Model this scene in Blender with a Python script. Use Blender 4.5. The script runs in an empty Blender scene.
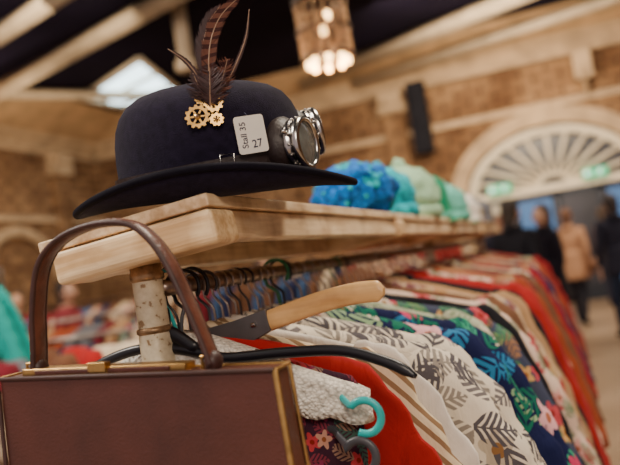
import bpy, math, random
from mathutils import Vector, Matrix, noise

# ------------------------------------------------------------------ materials
def newmat(name):
    m=bpy.data.materials.new(name); m.use_nodes=True
    nt=m.node_tree; b=nt.nodes['Principled BSDF']
    return m,nt,b
def N(nt,t,**k):
    n=nt.nodes.new(t)
    for a,v in k.items():
        if a in n.inputs.keys(): n.inputs[a].default_value=v
        else: setattr(n,a,v)
    return n
def L(nt,a,b): nt.links.new(a,b)
def c4(c): return (c[0],c[1],c[2],1.0)
def coords(nt,scale=(1,1,1),rot=(0,0,0),distort=0,dscale=8):
    tc=N(nt,'ShaderNodeTexCoord'); mp=N(nt,'ShaderNodeMapping')
    mp.inputs['Scale'].default_value=scale; mp.inputs['Rotation'].default_value=rot
    L(nt,tc.outputs['Object'],mp.inputs['Vector'])
    if distort:
        nz=N(nt,'ShaderNodeTexNoise'); nz.inputs['Scale'].default_value=dscale
        L(nt,tc.outputs['Object'],nz.inputs['Vector'])
        ad=N(nt,'ShaderNodeVectorMath',operation='MULTIPLY_ADD')
        L(nt,nz.outputs['Color'],ad.inputs[0]); ad.inputs[1].default_value=(distort,)*3
        L(nt,mp.outputs[0],ad.inputs[2]); return ad.outputs[0]
    return mp.outputs[0]
def ramp(nt,src,stops,const=False):
    r=N(nt,'ShaderNodeValToRGB')
    if const: r.color_ramp.interpolation='CONSTANT'
    e=r.color_ramp.elements
    while len(e)<len(stops): e.new(0.5)
    for i,(p,c) in enumerate(stops):
        e[i].position=p; e[i].color=c4(c)
    L(nt,src,r.inputs[0]); return r.outputs[0]
def bump(nt,b,src,strength=.3,dist=.002):
    bp=N(nt,'ShaderNodeBump'); bp.inputs['Strength'].default_value=strength; bp.inputs['Distance'].default_value=dist
    L(nt,src,bp.inputs['Height']); L(nt,bp.outputs[0],b.inputs['Normal'])
def wrinkle(nt,b,sc=16,strength=.6,dist=.014):
    tc=N(nt,'ShaderNodeTexCoord'); mp=N(nt,'ShaderNodeMapping'); mp.inputs['Scale'].default_value=(1.6,1.6,.55)
    L(nt,tc.outputs['Object'],mp.inputs['Vector'])
    nz=N(nt,'ShaderNodeTexNoise'); nz.inputs['Scale'].default_value=sc; nz.inputs['Detail'].default_value=5; nz.inputs['Distortion'].default_value=.6
    L(nt,mp.outputs[0],nz.inputs['Vector']); bump(nt,b,nz.outputs['Fac'],strength,dist)
def plain(name,col,rough=.6,metal=0,var=.12,vs=30,bs=.0,bscale=200,sheen=0,coat=0,spec=.5):
    m,nt,b=newmat(name)
    v=coords(nt); nz=N(nt,'ShaderNodeTexNoise'); nz.inputs['Scale'].default_value=vs; nz.inputs['Detail'].default_value=4
    L(nt,v,nz.inputs['Vector'])
    lo=[c*(1-var) for c in col]; hi=[min(1,c*(1+var)) for c in col]
    L(nt,ramp(nt,nz.outputs['Fac'],[(.3,lo),(.7,hi)]),b.inputs['Base Color'])
    b.inputs['Roughness'].default_value=rough; b.inputs['Metallic'].default_value=metal
    b.inputs['Specular IOR Level'].default_value=spec
    if sheen: b.inputs['Sheen Weight'].default_value=sheen
    if coat: b.inputs['Coat Weight'].default_value=coat
    if bs:
        n2=N(nt,'ShaderNodeTexNoise'); n2.inputs['Scale'].default_value=bscale; n2.inputs['Detail'].default_value=3
        L(nt,v,n2.inputs['Vector']); bump(nt,b,n2.outputs['Fac'],bs)
    return m
def fabric(name,col,**k):
    m=plain(name,col,rough=.85,sheen=.05,spec=.15,**k); nt=m.node_tree; wrinkle(nt,nt.nodes['Principled BSDF']); return m
def wood(name,c1,c2,axis='Y',sc=60,rough=.5):
    m,nt,b=newmat(name)
    s={'X':(.06,1,1),'Y':(1,.06,1),'Z':(1,1,.06)}[axis]
    v=coords(nt,scale=s,distort=.01,dscale=12)
    nz=N(nt,'ShaderNodeTexNoise'); nz.inputs['Scale'].default_value=sc*2; nz.inputs['Detail'].default_value=6
    L(nt,v,nz.inputs['Vector'])
    v2=coords(nt); n2=N(nt,'ShaderNodeTexNoise'); n2.inputs['Scale'].default_value=14; n2.inputs['Detail'].default_value=5; L(nt,v2,n2.inputs['Vector'])
    mx=N(nt,'ShaderNodeMixRGB',blend_type='MULTIPLY'); mx.inputs[0].default_value=.6
    L(nt,ramp(nt,nz.outputs['Fac'],[(.35,c2),(.62,c1)]),mx.inputs[1]); L(nt,ramp(nt,n2.outputs['Fac'],[(.36,(.5,.36,.24)),(.54,(1,1,1))]),mx.inputs[2])
    L(nt,mx.outputs[0],b.inputs['Base Color'])
    b.inputs['Roughness'].default_value=rough; b.inputs['Coat Weight'].default_value=.08
    bump(nt,b,nz.outputs['Fac'],.3,.001)
    return m
def stripes(name,c1,c2,scale=40,axis='X',thr=.5,distort=0.6,wr=True):
    m,nt,b=newmat(name); v=coords(nt)
    w=N(nt,'ShaderNodeTexWave',bands_direction=axis); w.inputs['Scale'].default_value=scale; w.inputs['Distortion'].default_value=distort
    L(nt,v,w.inputs['Vector'])
    L(nt,ramp(nt,w.outputs['Fac'],[(0,c1),(thr,c2)],True),b.inputs['Base Color'])
    b.inputs['Roughness'].default_value=.85; b.inputs['Specular IOR Level'].default_value=.15
    if wr: wrinkle(nt,b)
    return m
def mth(nt,op,a,b_=None,c=None):
    n=N(nt,'ShaderNodeMath',operation=op)
    for i,x in enumerate((a,b_,c)):
        if x is None: continue
        if isinstance(x,(int,float)): n.inputs[i].default_value=x
        else: L(nt,x,n.inputs[i])
    return n.outputs[0]
def botanical(name,ground,leafs,flowers,scale=10,barb=38,lw=.26,ll=.62,fshare=.35,layers=2,barbthr=-.25):
    m,nt,b=newmat(name); tc=N(nt,'ShaderNodeTexCoord'); s=N(nt,'ShaderNodeSeparateXYZ'); L(nt,tc.outputs['Object'],s.inputs[0])
    nz=N(nt,'ShaderNodeTexNoise'); nz.inputs['Scale'].default_value=9; L(nt,tc.outputs['Object'],nz.inputs['Vector'])
    col=None
    for ly in range(layers):
        cb=N(nt,'ShaderNodeCombineXYZ')
        L(nt,mth(nt,'ADD',mth(nt,'MULTIPLY',s.outputs['X'],scale),mth(nt,'MULTIPLY_ADD',s.outputs['Y'],scale,ly*7.37)),cb.inputs[0])
        L(nt,mth(nt,'MULTIPLY_ADD',s.outputs['Z'],scale,ly*3.71),cb.inputs[1])
        ad=N(nt,'ShaderNodeVectorMath',operation='MULTIPLY_ADD'); L(nt,nz.outputs['Color'],ad.inputs[0]); ad.inputs[1].default_value=(.5,.5,0); L(nt,cb.outputs[0],ad.inputs[2])
        fl=N(nt,'ShaderNodeVectorMath',operation='MULTIPLY'); L(nt,ad.outputs[0],fl.inputs[0]); fl.inputs[1].default_value=(1,1,0)
        vo=N(nt,'ShaderNodeTexVoronoi',voronoi_dimensions='2D'); vo.inputs['Scale'].default_value=1; L(nt,fl.outputs[0],vo.inputs['Vector'])
        sc=N(nt,'ShaderNodeSeparateColor'); L(nt,vo.outputs['Color'],sc.inputs[0])
        sb=N(nt,'ShaderNodeVectorMath',operation='SUBTRACT'); L(nt,fl.outputs[0],sb.inputs[0]); L(nt,vo.outputs['Position'],sb.inputs[1])
        vr=N(nt,'ShaderNodeVectorRotate',rotation_type='Z_AXIS'); L(nt,sb.outputs[0],vr.inputs['Vector']); L(nt,mth(nt,'MULTIPLY',sc.outputs[0],6.283),vr.inputs['Angle'])
        p=N(nt,'ShaderNodeSeparateXYZ'); L(nt,vr.outputs[0],p.inputs[0]); x=p.outputs['X']; ay=mth(nt,'ABSOLUTE',p.outputs['Y'])
        q=mth(nt,'MULTIPLY',x,1/ll); sh=mth(nt,'LESS_THAN',mth(nt,'ADD',mth(nt,'MULTIPLY',ay,1/lw),mth(nt,'MULTIPLY',q,q)),1.0)
        br=mth(nt,'GREATER_THAN',mth(nt,'SINE',mth(nt,'MULTIPLY',mth(nt,'SUBTRACT',x,ay),barb)),barbthr)
        rib=mth(nt,'LESS_THAN',ay,.018)
        leaf=mth(nt,'MULTIPLY',sh,mth(nt,'MAXIMUM',br,rib))
        th_=mth(nt,'ARCTAN2',p.outputs['Y'],x); fr=mth(nt,'MULTIPLY_ADD',mth(nt,'SINE',mth(nt,'MULTIPLY',th_,5)),.09,.30)
        fw=mth(nt,'LESS_THAN',vo.outputs['Distance'],fr)
        isf=mth(nt,'LESS_THAN',sc.outputs[1],fshare)
        mask=N(nt,'ShaderNodeMix',data_type='FLOAT'); L(nt,isf,mask.inputs['Factor']); L(nt,leaf,mask.inputs[2]); L(nt,fw,mask.inputs[3])
        cl=ramp(nt,sc.outputs[2],leafs,True); cf=ramp(nt,sc.outputs[2],flowers,True)
        dk=N(nt,'ShaderNodeMixRGB',blend_type='MULTIPLY'); L(nt,mth(nt,'LESS_THAN',vo.outputs['Distance'],.10),dk.inputs[0]); L(nt,cf,dk.inputs[1]); dk.inputs[2].default_value=(.5,.3,.15,1)
        mx=N(nt,'ShaderNodeMixRGB'); L(nt,isf,mx.inputs[0]); L(nt,cl,mx.inputs[1]); L(nt,dk.outputs[0],mx.inputs[2])
        fin=N(nt,'ShaderNodeMixRGB'); L(nt,mask.outputs[0],fin.inputs[0]); L(nt,mx.outputs[0],fin.inputs[2])
        if col is None: fin.inputs[1].default_value=c4(ground)
        else: L(nt,col,fin.inputs[1])
        col=fin.outputs[0]
    L(nt,col,b.inputs['Base Color']); b.inputs['Roughness'].default_value=.85; b.inputs['Specular IOR Level'].default_value=.15
    wrinkle(nt,b); return m
def knit(name,col):
    m,nt,b=newmat(name); v=coords(nt,distort=.003,dscale=60)
    vo=N(nt,'ShaderNodeTexVoronoi'); vo.inputs['Scale'].default_value=230; L(nt,v,vo.inputs['Vector'])
    L(nt,ramp(nt,vo.outputs['Distance'],[(.3,col),(.95,[c*.5 for c in col])]),b.inputs['Base Color'])
    inv=N(nt,'ShaderNodeMath',operation='SUBTRACT'); inv.inputs[0].default_value=1; L(nt,vo.outputs['Distance'],inv.inputs[1])
    bump(nt,b,inv.outputs[0],.6,.004); b.inputs['Roughness'].default_value=.9; return m
def emit(name,col,s):
    m,nt,b=newmat(name); b.inputs['Base Color'].default_value=c4(col)
    b.inputs['Emission Color'].default_value=c4(col); b.inputs['Emission Strength'].default_value=s; return m
def brick(name,plane,c1,c2,mort,bw=.5,rh=.17):
    m,nt,b=newmat(name); tc=N(nt,'ShaderNodeTexCoord'); s=N(nt,'ShaderNodeSeparateXYZ'); cb=N(nt,'ShaderNodeCombineXYZ')
    L(nt,tc.outputs['Object'],s.inputs[0]); L(nt,s.outputs['X' if plane=='x' else 'Y'],cb.inputs[0]); L(nt,s.outputs['Z'],cb.inputs[1])
    br=N(nt,'ShaderNodeTexBrick'); br.inputs['Color1'].default_value=c4(c1); br.inputs['Color2'].default_value=c4(c2); br.inputs['Mortar'].default_value=c4(mort)
    br.inputs['Scale'].default_value=1; br.inputs['Brick Width'].default_value=bw; br.inputs['Row Height'].default_value=rh; br.inputs['Mortar Size'].default_value=.025
    L(nt,cb.outputs[0],br.inputs['Vector'])
    nz=N(nt,'ShaderNodeTexNoise'); nz.inputs['Scale'].default_value=1.3; nz.inputs['Detail'].default_value=5; L(nt,tc.outputs['Object'],nz.inputs['Vector'])
    mx=N(nt,'ShaderNodeMixRGB',blend_type='MULTIPLY'); mx.inputs[0].default_value=.85
    L(nt,br.outputs['Color'],mx.inputs[1]); L(nt,ramp(nt,nz.outputs['Fac'],[(.35,(.40,.33,.30)),(.65,(1,1,1))]),mx.inputs[2])
    L(nt,mx.outputs[0],b.inputs['Base Color']); b.inputs['Roughness'].default_value=.9; b.inputs['Specular IOR Level'].default_value=.2
    bump(nt,b,br.outputs['Fac'],-.5,.02); return m

# ------------------------------------------------------------------ mesh builder
class MB:
    def __init__(s): s.v=[]; s.f=[]; s.m=[]; s.sm=[]
    def add(s,vs,fs,mat=0,smooth=True,M=None):
        o=len(s.v)
        for p in vs:
            p=Vector(p); 
            if M is not None: p=M@p
            s.v.append(p)
        for f in fs:
            s.f.append([i+o for i in f]); s.m.append(mat); s.sm.append(smooth)
    def loft(s,rings,mat=0,closed=True,cap=(True,True),smooth=True,M=None):
        n=len(rings[0]); vs=[p for r in rings for p in r]; fs=[]
        for i in range(len(rings)-1):
            for j in range(n if closed else n-1):
                k=(j+1)%n
                fs.append([i*n+j,i*n+k,(i+1)*n+k,(i+1)*n+j])
        if cap[0]: fs.append(list(range(n))[::-1])
        if cap[1]: fs.append([(len(rings)-1)*n+j for j in range(n)])
        s.add(vs,fs,mat,smooth,M)
    def tube(s,pts,r,mat=0,side=None,n=10,M=None,closed=False):
        pts=[Vector(p) for p in pts]; rings=[]; K=len(pts); B=None
        for i,p in enumerate(pts):
            if closed: T=(pts[(i+1)%K]-pts[i-1])
            else: T=(pts[min(i+1,K-1)]-pts[max(i-1,0)])
            T.normalize()
            if side is not None: Bv=Vector(side).normalized()
            else:
                if B is None:
                    B=Vector((0,0,1)) if abs(T.z)<.9 else Vector((1,0,0))
                B=(B-T*B.dot(T)).normalized(); Bv=B
            Nn=T.cross(Bv).normalized()
            ri=r[i] if isinstance(r,list) else r
            rn,rb=ri if isinstance(ri,tuple) else (ri,ri)
            rings.append([p+Nn*(rn*math.cos(a))+Bv*(rb*math.sin(a)) for a in [2*math.pi*j/n for j in range(n)]])
        if closed: rings.append(rings[0]); s.loft(rings,mat,cap=(False,False),M=M)
        else: s.loft(rings,mat,M=M)
    def box(s,lo,hi,mat=0,M=None):
        x0,y0,z0=lo;x1,y1,z1=hi
        s.add([(x0,y0,z0),(x1,y0,z0),(x1,y1,z0),(x0,y1,z0),(x0,y0,z1),(x1,y0,z1),(x1,y1,z1),(x0,y1,z1)],
          [[3,2,1,0],[4,5,6,7],[0,1,5,4],[1,2,6,5],[2,3,7,6],[3,0,4,7]],mat,False,M)
    def lathe(s,prof,mat=0,n=32,M=None,sx=1,sy=1,cap=(False,False)):
        s.loft([[ (r*sx*math.cos(2*math.pi*j/n),r*sy*math.sin(2*math.pi*j/n),z) for j in range(n)] for r,z in prof],mat,cap=cap,M=M)
    def ball(s,c,r,mat=0,n=14,M=None,fn=None):
        if not isinstance(r,tuple): r=(r,r,r)
        rings=[]
        for i in range(n+1):
            t=-math.pi/2+math.pi*i/n
            ring=[]
            for j in range(2*n):
                a=2*math.pi*j/(2*n)
                d=Vector((math.cos(t)*math.cos(a),math.cos(t)*math.sin(a),math.sin(t)))
                if i in(0,n): d=Vector((0,0,-1 if i==0 else 1))+d*.01
                k=fn(d) if fn else 1
                ring.append(Vector(c)+Vector((d.x*r[0],d.y*r[1],d.z*r[2]))*k)
            rings.append(ring)
        s.loft(rings,mat,M=M)
    def build(s,name,mats,matrix=None,parent=None,bevel=0,subsurf=0,solid=0):
        me=bpy.data.meshes.new(name); me.from_pydata([tuple(p) for p in s.v],[],s.f)
        for m in mats: me.materials.append(m)
        me.polygons.foreach_set('material_index',s.m); me.polygons.foreach_set('use_smooth',s.sm)
        me.update(); ob=bpy.data.objects.new(name,me); bpy.context.collection.objects.link(ob)
        if parent: ob.parent=parent
        if matrix is not None: ob.matrix_world=matrix
        if solid:
            q=ob.modifiers.new('s','SOLIDIFY'); q.thickness=solid; q.offset=0
        if bevel:
            q=ob.modifiers.new('b','BEVEL'); q.width=bevel; q.segments=3; q.limit_method='ANGLE'; q.angle_limit=.6
        if subsurf:
            q=ob.modifiers.new('ss','SUBSURF'); q.levels=subsurf; q.render_levels=subsurf
        return ob
def cr(pts,k=6):
    P=[Vector(p) for p in pts]; P=[P[0]*2-P[1]]+P+[P[-1]*2-P[-2]]; out=[]
    for i in range(1,len(P)-2):
        for j in range(k):
            t=j/k
            out.append(.5*((2*P[i])+(P[i+1]-P[i-1])*t+(2*P[i-1]-5*P[i]+4*P[i+1]-P[i+2])*t*t+(-P[i-1]+3*P[i]-3*P[i+1]+P[i+2])*t**3))
    out.append(P[-2]); return out
def empty(name,loc=(0,0,0)):
    e=bpy.data.objects.new(name,None); e.location=loc; bpy.context.collection.objects.link(e); return e
def T3(x,y,z): return Matrix.Translation((x,y,z))
def R3(a,ax): return Matrix.Rotation(math.radians(a),4,ax)

# ------------------------------------------------------------------ material set
M_pineX=wood('pine_end',(.98,.74,.44),(.72,.46,.22),'X'); M_pineY=wood('pine_long',(.93,.72,.47),(.70,.48,.27),'Y')
M_hangwood=wood('hanger_wood',(.92,.58,.25),(.70,.39,.15),'X',40,.35)
M_darkwood=wood('dark_wood',(.2,.11,.06),(.1,.05,.03),'X')
M_chrome=plain('chrome',(.50,.47,.44),.22,1,.1)
M_hook=plain('hook_wire',(.34,.28,.24),.28,1,.25,60)
M_railm=plain('rail_steel',(.28,.21,.17),.3,1,.25,60)
M_black=plain('black_plastic',(.008,.008,.012),.35,0,.1)
M_teal=plain('teal_plastic',(.02,.42,.42),.3,0,.1)
M_green=plain('green_plastic',(.01,.16,.06),.3,0,.1)
M_grey=plain('grey_plastic',(.06,.06,.07),.4,0,.1)
M_gun=plain('gunmetal_plate',(.13,.12,.125),.38,.6,.2)
M_brass=plain('brass',(.60,.36,.12),.3,1,.25,80)
M_felt=plain('navy_felt',(.011,.008,.020),.9,0,.3,120,.5,700,.05,0,.10)
M_ribbon=plain('black_ribbon',(.005,.004,.009),.85,0,.2,150,spec=.12)
M_strap=plain('brown_strap',(.020,.010,.009),.5,0,.2,90,.3,300)
M_leather=plain('burgundy_leather',(.082,.022,.014),.36,0,.28,10,.4,420,0,.08)
M_handle=plain('handle_leather',(.105,.032,.018),.4,0,.3,60,.4,300,0,.1)
M_stitch=plain('handle_edge',(.045,.015,.012),.5,0,.3,60)
M_lens=plain('goggle_lens',(.20,.22,.21),.08,.35,.25,60,coat=1)
M_paper=plain('tag_card',(.84,.80,.72),.7,0,.04)
M_ink=plain('tag_ink',(.03,.03,.07),.7)
M_feather=stripes('feather_brown',(.050,.019,.018),(.14,.058,.040),30,'Z',.4,5,False)
M_feather2=plain('feather_dark',(.045,.019,.020),.7,0,.4,80)
M_quill=plain('quill',(.30,.18,.11),.5)

# ------------------------------------------------------------------ camera
th=math.radians(9); pt=.0486
F=Vector((-.312,.95,pt)).normalized(); R0=F.cross(Vector((0,0,1))).normalized(); U0=R0.cross(F)
Rr=R0*math.cos(th)-U0*math.sin(th); Uu=R0*math.sin(th)+U0*math.cos(th)
cd=bpy.data.cameras.new('camera'); cam=bpy.data.objects.new('camera',cd); bpy.context.collection.objects.link(cam)
mm=Matrix((Rr,Uu,-F)).transposed().to_4x4(); mm.translation=(0,0,1.40); cam.matrix_world=mm
cd.lens=43.55; cd.sensor_width=36; cd.clip_start=.05
cd.dof.use_dof=True; cd.dof.focus_distance=.88; cd.dof.aperture_fstop=3.5
bpy.context.scene.camera=cam

# ------------------------------------------------------------------ shelf rack
MS=T3(-.348,0,1.499)@R3(-5,'Y')
rack=empty('clothes_rack',(-.45,.76,0))
def child(ob,par):
    ob.parent=par; ob.matrix_parent_inverse=Matrix.Translation(-Vector(par.location)); return ob
m=MB(); m.box((-.224,.7276,-.0145),(0,4.7,0),0); child(m.build('shelf_board',[M_pineY],MS,bevel=.002),rack)
m=MB()
for i,y in enumerate((.719,1.7,2.7,3.7,4.62)): m.box((-.204,y,-.056),(.004,y+.066,-.0175),0)
child(m.build('cross_pieces',[M_pineX],MS,bevel=.007),rack)
m=MB(); m.box((-.03,.795,-.05),(-.006,4.62,-.0158),0); m.box((-.205,.795,-.05),(-.18,4.62,-.0158),0)
child(m.build('side_rails',[M_pineY],MS,bevel=.003),rack)
M_post,nt,b=newmat('chipped_paint')
v=coords(nt); nz=N(nt,'ShaderNodeTexNoise'); nz.inputs['Scale'].default_value=110; nz.inputs['Detail'].default_value=8; L(nt,v,nz.inputs['Vector'])
L(nt,ramp(nt,nz.outputs['Fac'],[(.0,(.15,.07,.03)),(.35,(.32,.2,.1)),(.39,(.62,.52,.35)),(.7,(.76,.66,.48))]),b.inputs['Base Color']); b.inputs['Roughness'].default_value=.45; b.inputs['Metallic'].default_value=.15
bump(nt,b,nz.outputs['Fac'],.4,.001)
M_rust=plain('rusty_collar',(.34,.21,.11),.4,.6,.5,90)
m=MB()
for y in (.768,2.75,4.65):
    P=T3(-.458,y,0)
    m.lathe([(.0,0),(.03,0),(.03,.01),(.0195,.02),(.0195,1.352),(.0185,1.356)],0,28,M=P)
    m.lathe([(.0185,1.355),(.0208,1.357),(.0208,1.361),(.0180,1.363)],1,28,M=P)
    m.lathe([(.0180,1.362),(.0180,1.418)],0,28,M=P)
    m.lathe([(.0180,1.416),(.0200,1.418),(.0200,1.424),(.0185,1.426),(.0185,1.434),(.0,1.4345)],1,28,M=P)
child(m.build('posts',[M_post,M_rust]),rack)
m=MB(); m.tube([(-.444,.772,1.405),(-.444,4.66,1.405)],.0098,0,n=20)
child(m.build('hanging_rail',[M_railm]),rack)

# ------------------------------------------------------------------ bowler hat
MH=T3(-.393,.852,1.506)@R3(18.2,'Z')@R3(2.0,'Y')@R3(7,'X')
AX,AY=.1165,.098
def ell(k,n=72): return [(AX*k*math.cos(2*math.pi*j/n),AY*k*math.sin(2*math.pi*j/n)) for j in range(n)]
prof=[(1.0,.004),(1.0,.03),(1.005,.055),(.995,.075),(.968,.093),(.915,.108),(.83,.121),(.70,.1305),(.53,.1365),(.35,.1395),(.17,.1405),(.02,.141)]
m=MB()
m.loft([[(x,y,z) for x,y in ell(k)] for k,z in prof],0,cap=(False,True))
nb=96; OX,OY=.172,.138
def brimpt(a,s):
    x0,y0=AX*math.cos(a),AY*math.sin(a); x1,y1=OX*math.cos(a),OY*math.sin(a)
    side=math.sin(a)**2
    z=.004+ s*(.002-.009*(1-side)) + side*(.027*s**2.2)
    return Vector((x0+(x1-x0)*s,y0+(y1-y0)*s,z))
rs=[[brimpt(2*math.pi*j/nb,s/8) for j in range(nb)] for s in range(9)]
top=[[p+Vector((0,0,.0022)) for p in r] for r in rs]; bot=[[p-Vector((0,0,.0022)) for p in r] for r in rs]
m.loft(top+bot[::-1],0,cap=(False,False))
m.tube([brimpt(2*math.pi*j/nb,1)+Vector((0,0,.002)) for j in range(nb)],.0046,1,n=10,closed=True)
hat=m.build('bowler_hat',[M_felt,M_ribbon],MH)
m=MB(); m.loft([[(x,y,z) for x,y in ell(k)] for k,z in ((1.0,.004),(1.018,.006),(1.018,.036),(1.0,.038))],0,cap=(False,False))
b_=m.build('ribbon_band',[M_ribbon]); b_.parent=hat
def surf(x,z,off=.0):
    k=1.0
    for (k0,z0),(k1,z1) in zip(prof,prof[1:]):
        if z0<=z<=z1: k=k0+(k1-k0)*(z-z0)/(z1-z0)
    q=max(0,1-(x/(AX*k))**2); return Vector((x,-AY*k*math.sqrt(q)-off,z))
gg=empty('steampunk_goggles'); gg.matrix_world=MH
m=MB(); K=60; rings=[]
for j in range(K):
    a=2*math.pi*j/K; d=Vector((math.cos(a),math.sin(a)))
    zc=.036+.008*math.cos(a)
    rings.append([(AX*k*d.x,AY*k*d.y,z) for k,z in ((1.015,zc-.007),(1.04,zc-.007),(1.04,zc+.007),(1.015,zc+.007))])
rings.append(rings[0]); m.loft(rings,0,cap=(False,False),smooth=False)
p=surf(.03,.038,.006)
m.tube([p+Vector((-.009,0,-.010)),p+Vector((.006,.002,-.010)),p+Vector((.006,.002,.010)),p+Vector((-.009,0,.010))],.0014,1,n=6,closed=True)
def along(d): return Vector(d).to_track_quat('Z','Y').to_matrix().to_4x4()
for ang,face,zz,up,sc_ in ((-34,-24,.050,.06,1.08),(17,10,.066,.12,1.05)):
    a=math.radians(ang); fa=math.radians(face)
    c=Vector((AX*.98*math.cos(a),AY*.98*math.sin(a),zz))
    MM=Matrix.Translation(c)@along((math.cos(fa),math.sin(fa),up))@Matrix.Scale(sc_,4)
    m.lathe([(.030,-.014),(.034,-.004),(.033,.003),(.0275,.010)],0,36,M=MM)
    m.lathe([(.0265,.009),(.0285,.010),(.0285,.014),(.0265,.0155),(.0265,.018),(.0290,.019),(.0295,.025),(.0275,.027),(.0245,.0275),(.0235,.025)],1,40,M=MM)
    m.lathe([(.0236,.0245),(.018,.0255),(.009,.0262),(.0004,.0265)],2,36,M=MM)
    for q in range(16):
        t=2*math.pi*q/16; m.ball((.029*math.cos(t),.029*math.sin(t),.0165),.0016,1,6,M=MM)
    for q in (0.6,2.7,4.2):
        m.tube([(.029*math.cos(q),.029*math.sin(q),.014),(.036*math.cos(q),.036*math.sin(q),.014)],.0028,1,M=MM)
pa=[(.118*math.cos(t)*1.08,.1*math.sin(t)*1.10,.058) for t in [math.radians(x) for x in (-20,-10,0,8)]]
m.tube(pa,.0055,1)
g_=m.build('goggles_body',[M_strap,M_chrome,M_lens]); g_.parent=gg
# tag
tg=empty('price_tag'); pc=surf(.054,.066,.0095); tg.matrix_world=MH@Matrix.Translation(pc+Vector((.004,0,.001)))@R3(24,'Z')@R3(-4,'X')@R3(-3,'Y')@Matrix.Scale(.86,4)
m=MB(); w,h=.0205,.0245; pts=[]
for cx,cz,a0 in ((w,h,0),(-w,h,90),(-w,-h,180),(w,-h,270)):
    for i in range(5):
        a=math.radians(a0+i*22.5); r=.004
        pts.append((math.copysign(w-r,cx)+r*math.cos(a),math.copysign(h-r,cz)+r*math.sin(a)))
m.loft([[(x,-.0004,z) for x,z in pts],[(x,.0004,z) for x,z in pts]],0,smooth=False)
m.tube([(.0,.001,.02),(.002,.005,.025),(.0,.009,.030)],.0005,1,n=6)
t_=m.build('tag_card',[M_paper,M_ink]); t_.parent=tg
def text(s,size,par,loc,rot,mat,ext=.0001,name='lettering'):
    cu=bpy.data.curves.new(name,'FONT'); cu.body=s; cu.size=size; cu.extrude=ext; cu.align_x='CENTER'; cu.align_y='CENTER'; cu.materials.append(mat)
    o=bpy.data.objects.new(name,cu); bpy.context.collection.objects.link(o)
    o.parent=par; o.location=loc; o.rotation_euler=rot; cu.offset=size*.008; return o
rx=math.radians(90)
text('Stall 35',.0118,tg,(-.010,-.0008,.0),(rx,math.radians(-88),0),M_ink)
text('27',.0145,tg,(.006,-.0008,-.013),(rx,math.radians(-4),0),M_ink)
# gear brooch
def gear(mb,M,R,teeth,hole,mat=0,t=.0025):
    n=teeth*4; out=[]
    for j in range(n):
        a=2*math.pi*j/n; r=R if j%4 in(0,1) else R*.84
        out.append((r*math.cos(a),r*math.sin(a)))
    inn=[(R*hole*math.cos(2*math.pi*j/n),R*hole*math.sin(2*math.pi*j/n)) for j in range(n)]
    mb.loft([[(x,y,0) for x,y in inn],[(x,y,0) for x,y in out],[(x,y,t) for x,y in out],[(x,y,t) for x,y in inn],[(x,y,0) for x,y in inn]],mat,cap=(False,False),smooth=False,M=M)
    for q in range(3):
        mb.box((-R*hole*1.05,-R*.07,.0004),(R*hole*1.05,R*.07,t*.8),mat,M@R3(60*q,'Z'))
    mb.lathe([(.0,t*1.3),(R*.26,t*1.3),(R*.26,0)],mat,16,M=M)
    mb.lathe([(.0,t*1.8),(R*.12,t*1.6),(R*.13,t*1.2)],1,12,M=M)
m=MB()
for x,z,R,te,ho in ((.002,.0925,.0142,12,.62),(.0205,.1055,.0112,10,.55),(.0225,.0870,.0082,9,.5),(.007,.1120,.007,8,.4)):
    p=surf(x,z,.005); m_=Matrix.Translation(p)@along((x*3,-.85,.28))
    gear(m,m_,R,te,ho)
m.build('gear_brooch',[M_brass,M_darkwood],MH)
def feather(mb,pts,w,mat,seed,dens=46,fluff=0.0):
    rnd=random.Random(seed); C=cr([Vector(p) for p in pts],12); n=len(C)
    mb.tube(C,[.0009*(1-.8*i/n)+.0002 for i in range(n)],2,n=6)
    for i in range(dens):
        f=i/dens; idx=min(n-2,int(f*(n-1))); p=C[idx].lerp(C[idx+1],f*(n-1)-idx); T=(C[idx+1]-C[idx]).normalized()
        prof_=max(.12,math.sin(math.pi*min(1,.10+f*.9)))**.7
        for sd in (-1,1):
            S=T.cross(Vector((0,-1,0))).normalized()*sd
            ww=w*prof_*(1+rnd.uniform(-.18,.15)+fluff*rnd.uniform(-.4,.6)); yy=rnd.uniform(-.2,.2)+fluff*rnd.uniform(-.6,.6)
            lean=1.5-fluff*rnd.uniform(.4,1.4)
            q=p+S*ww*.85+T*ww*lean+Vector((0,yy*ww,0))
            m1=p.lerp(q,.35)+S*ww*.12; m2=p.lerp(q,.72)+S*ww*.12
            h=T*.0011*(1-.45*fluff)
            mb.add([p-h,m1-h,m2-h*.8,q,m2+h*.8,m1+h,p+h],[[0,1,5,6],[1,2,4,5],[2,3,4]],mat,False)
m=MB(); y0=-.090
feather(m,[(.018,y0,.110),(.020,y0-.002,.143),(.026,y0+.004,.176),(.040,y0+.01,.203),(.066,y0+.012,.224)],.0105,0,1,170)
feather(m,[(.018,y0,.110),(.016,y0,.14),(.016,y0+.006,.170),(.026,y0+.012,.198),(.040,y0+.012,.214)],.010,1,2,130)
feather(m,[(.020,y0,.108),(.037,y0,.126),(.053,y0,.150),(.066,y0,.176),(.073,y0,.204)],.0030,1,3,110)
feather(m,[(.014,y0,.110),(.008,y0,.135),(-.004,y0,.156),(-.022,y0,.172)],.0036,1,4,90)
feather(m,[(.018,y0-.004,.104),(.028,y0-.004,.120),(.036,y0,.138),(.042,y0,.153)],.012,0,5,90,.8)
feather(m,[(.016,y0-.004,.104),(.009,y0-.004,.120),(.002,y0,.142)],.012,1,6,90,.9)
feather(m,[(.017,y0-.006,.102),(.019,y0-.008,.120),(.022,y0,.152)],.016,1,7,130,1.0)
m.build('hat_feathers',[M_feather,M_feather2,M_quill],MH)

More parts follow.
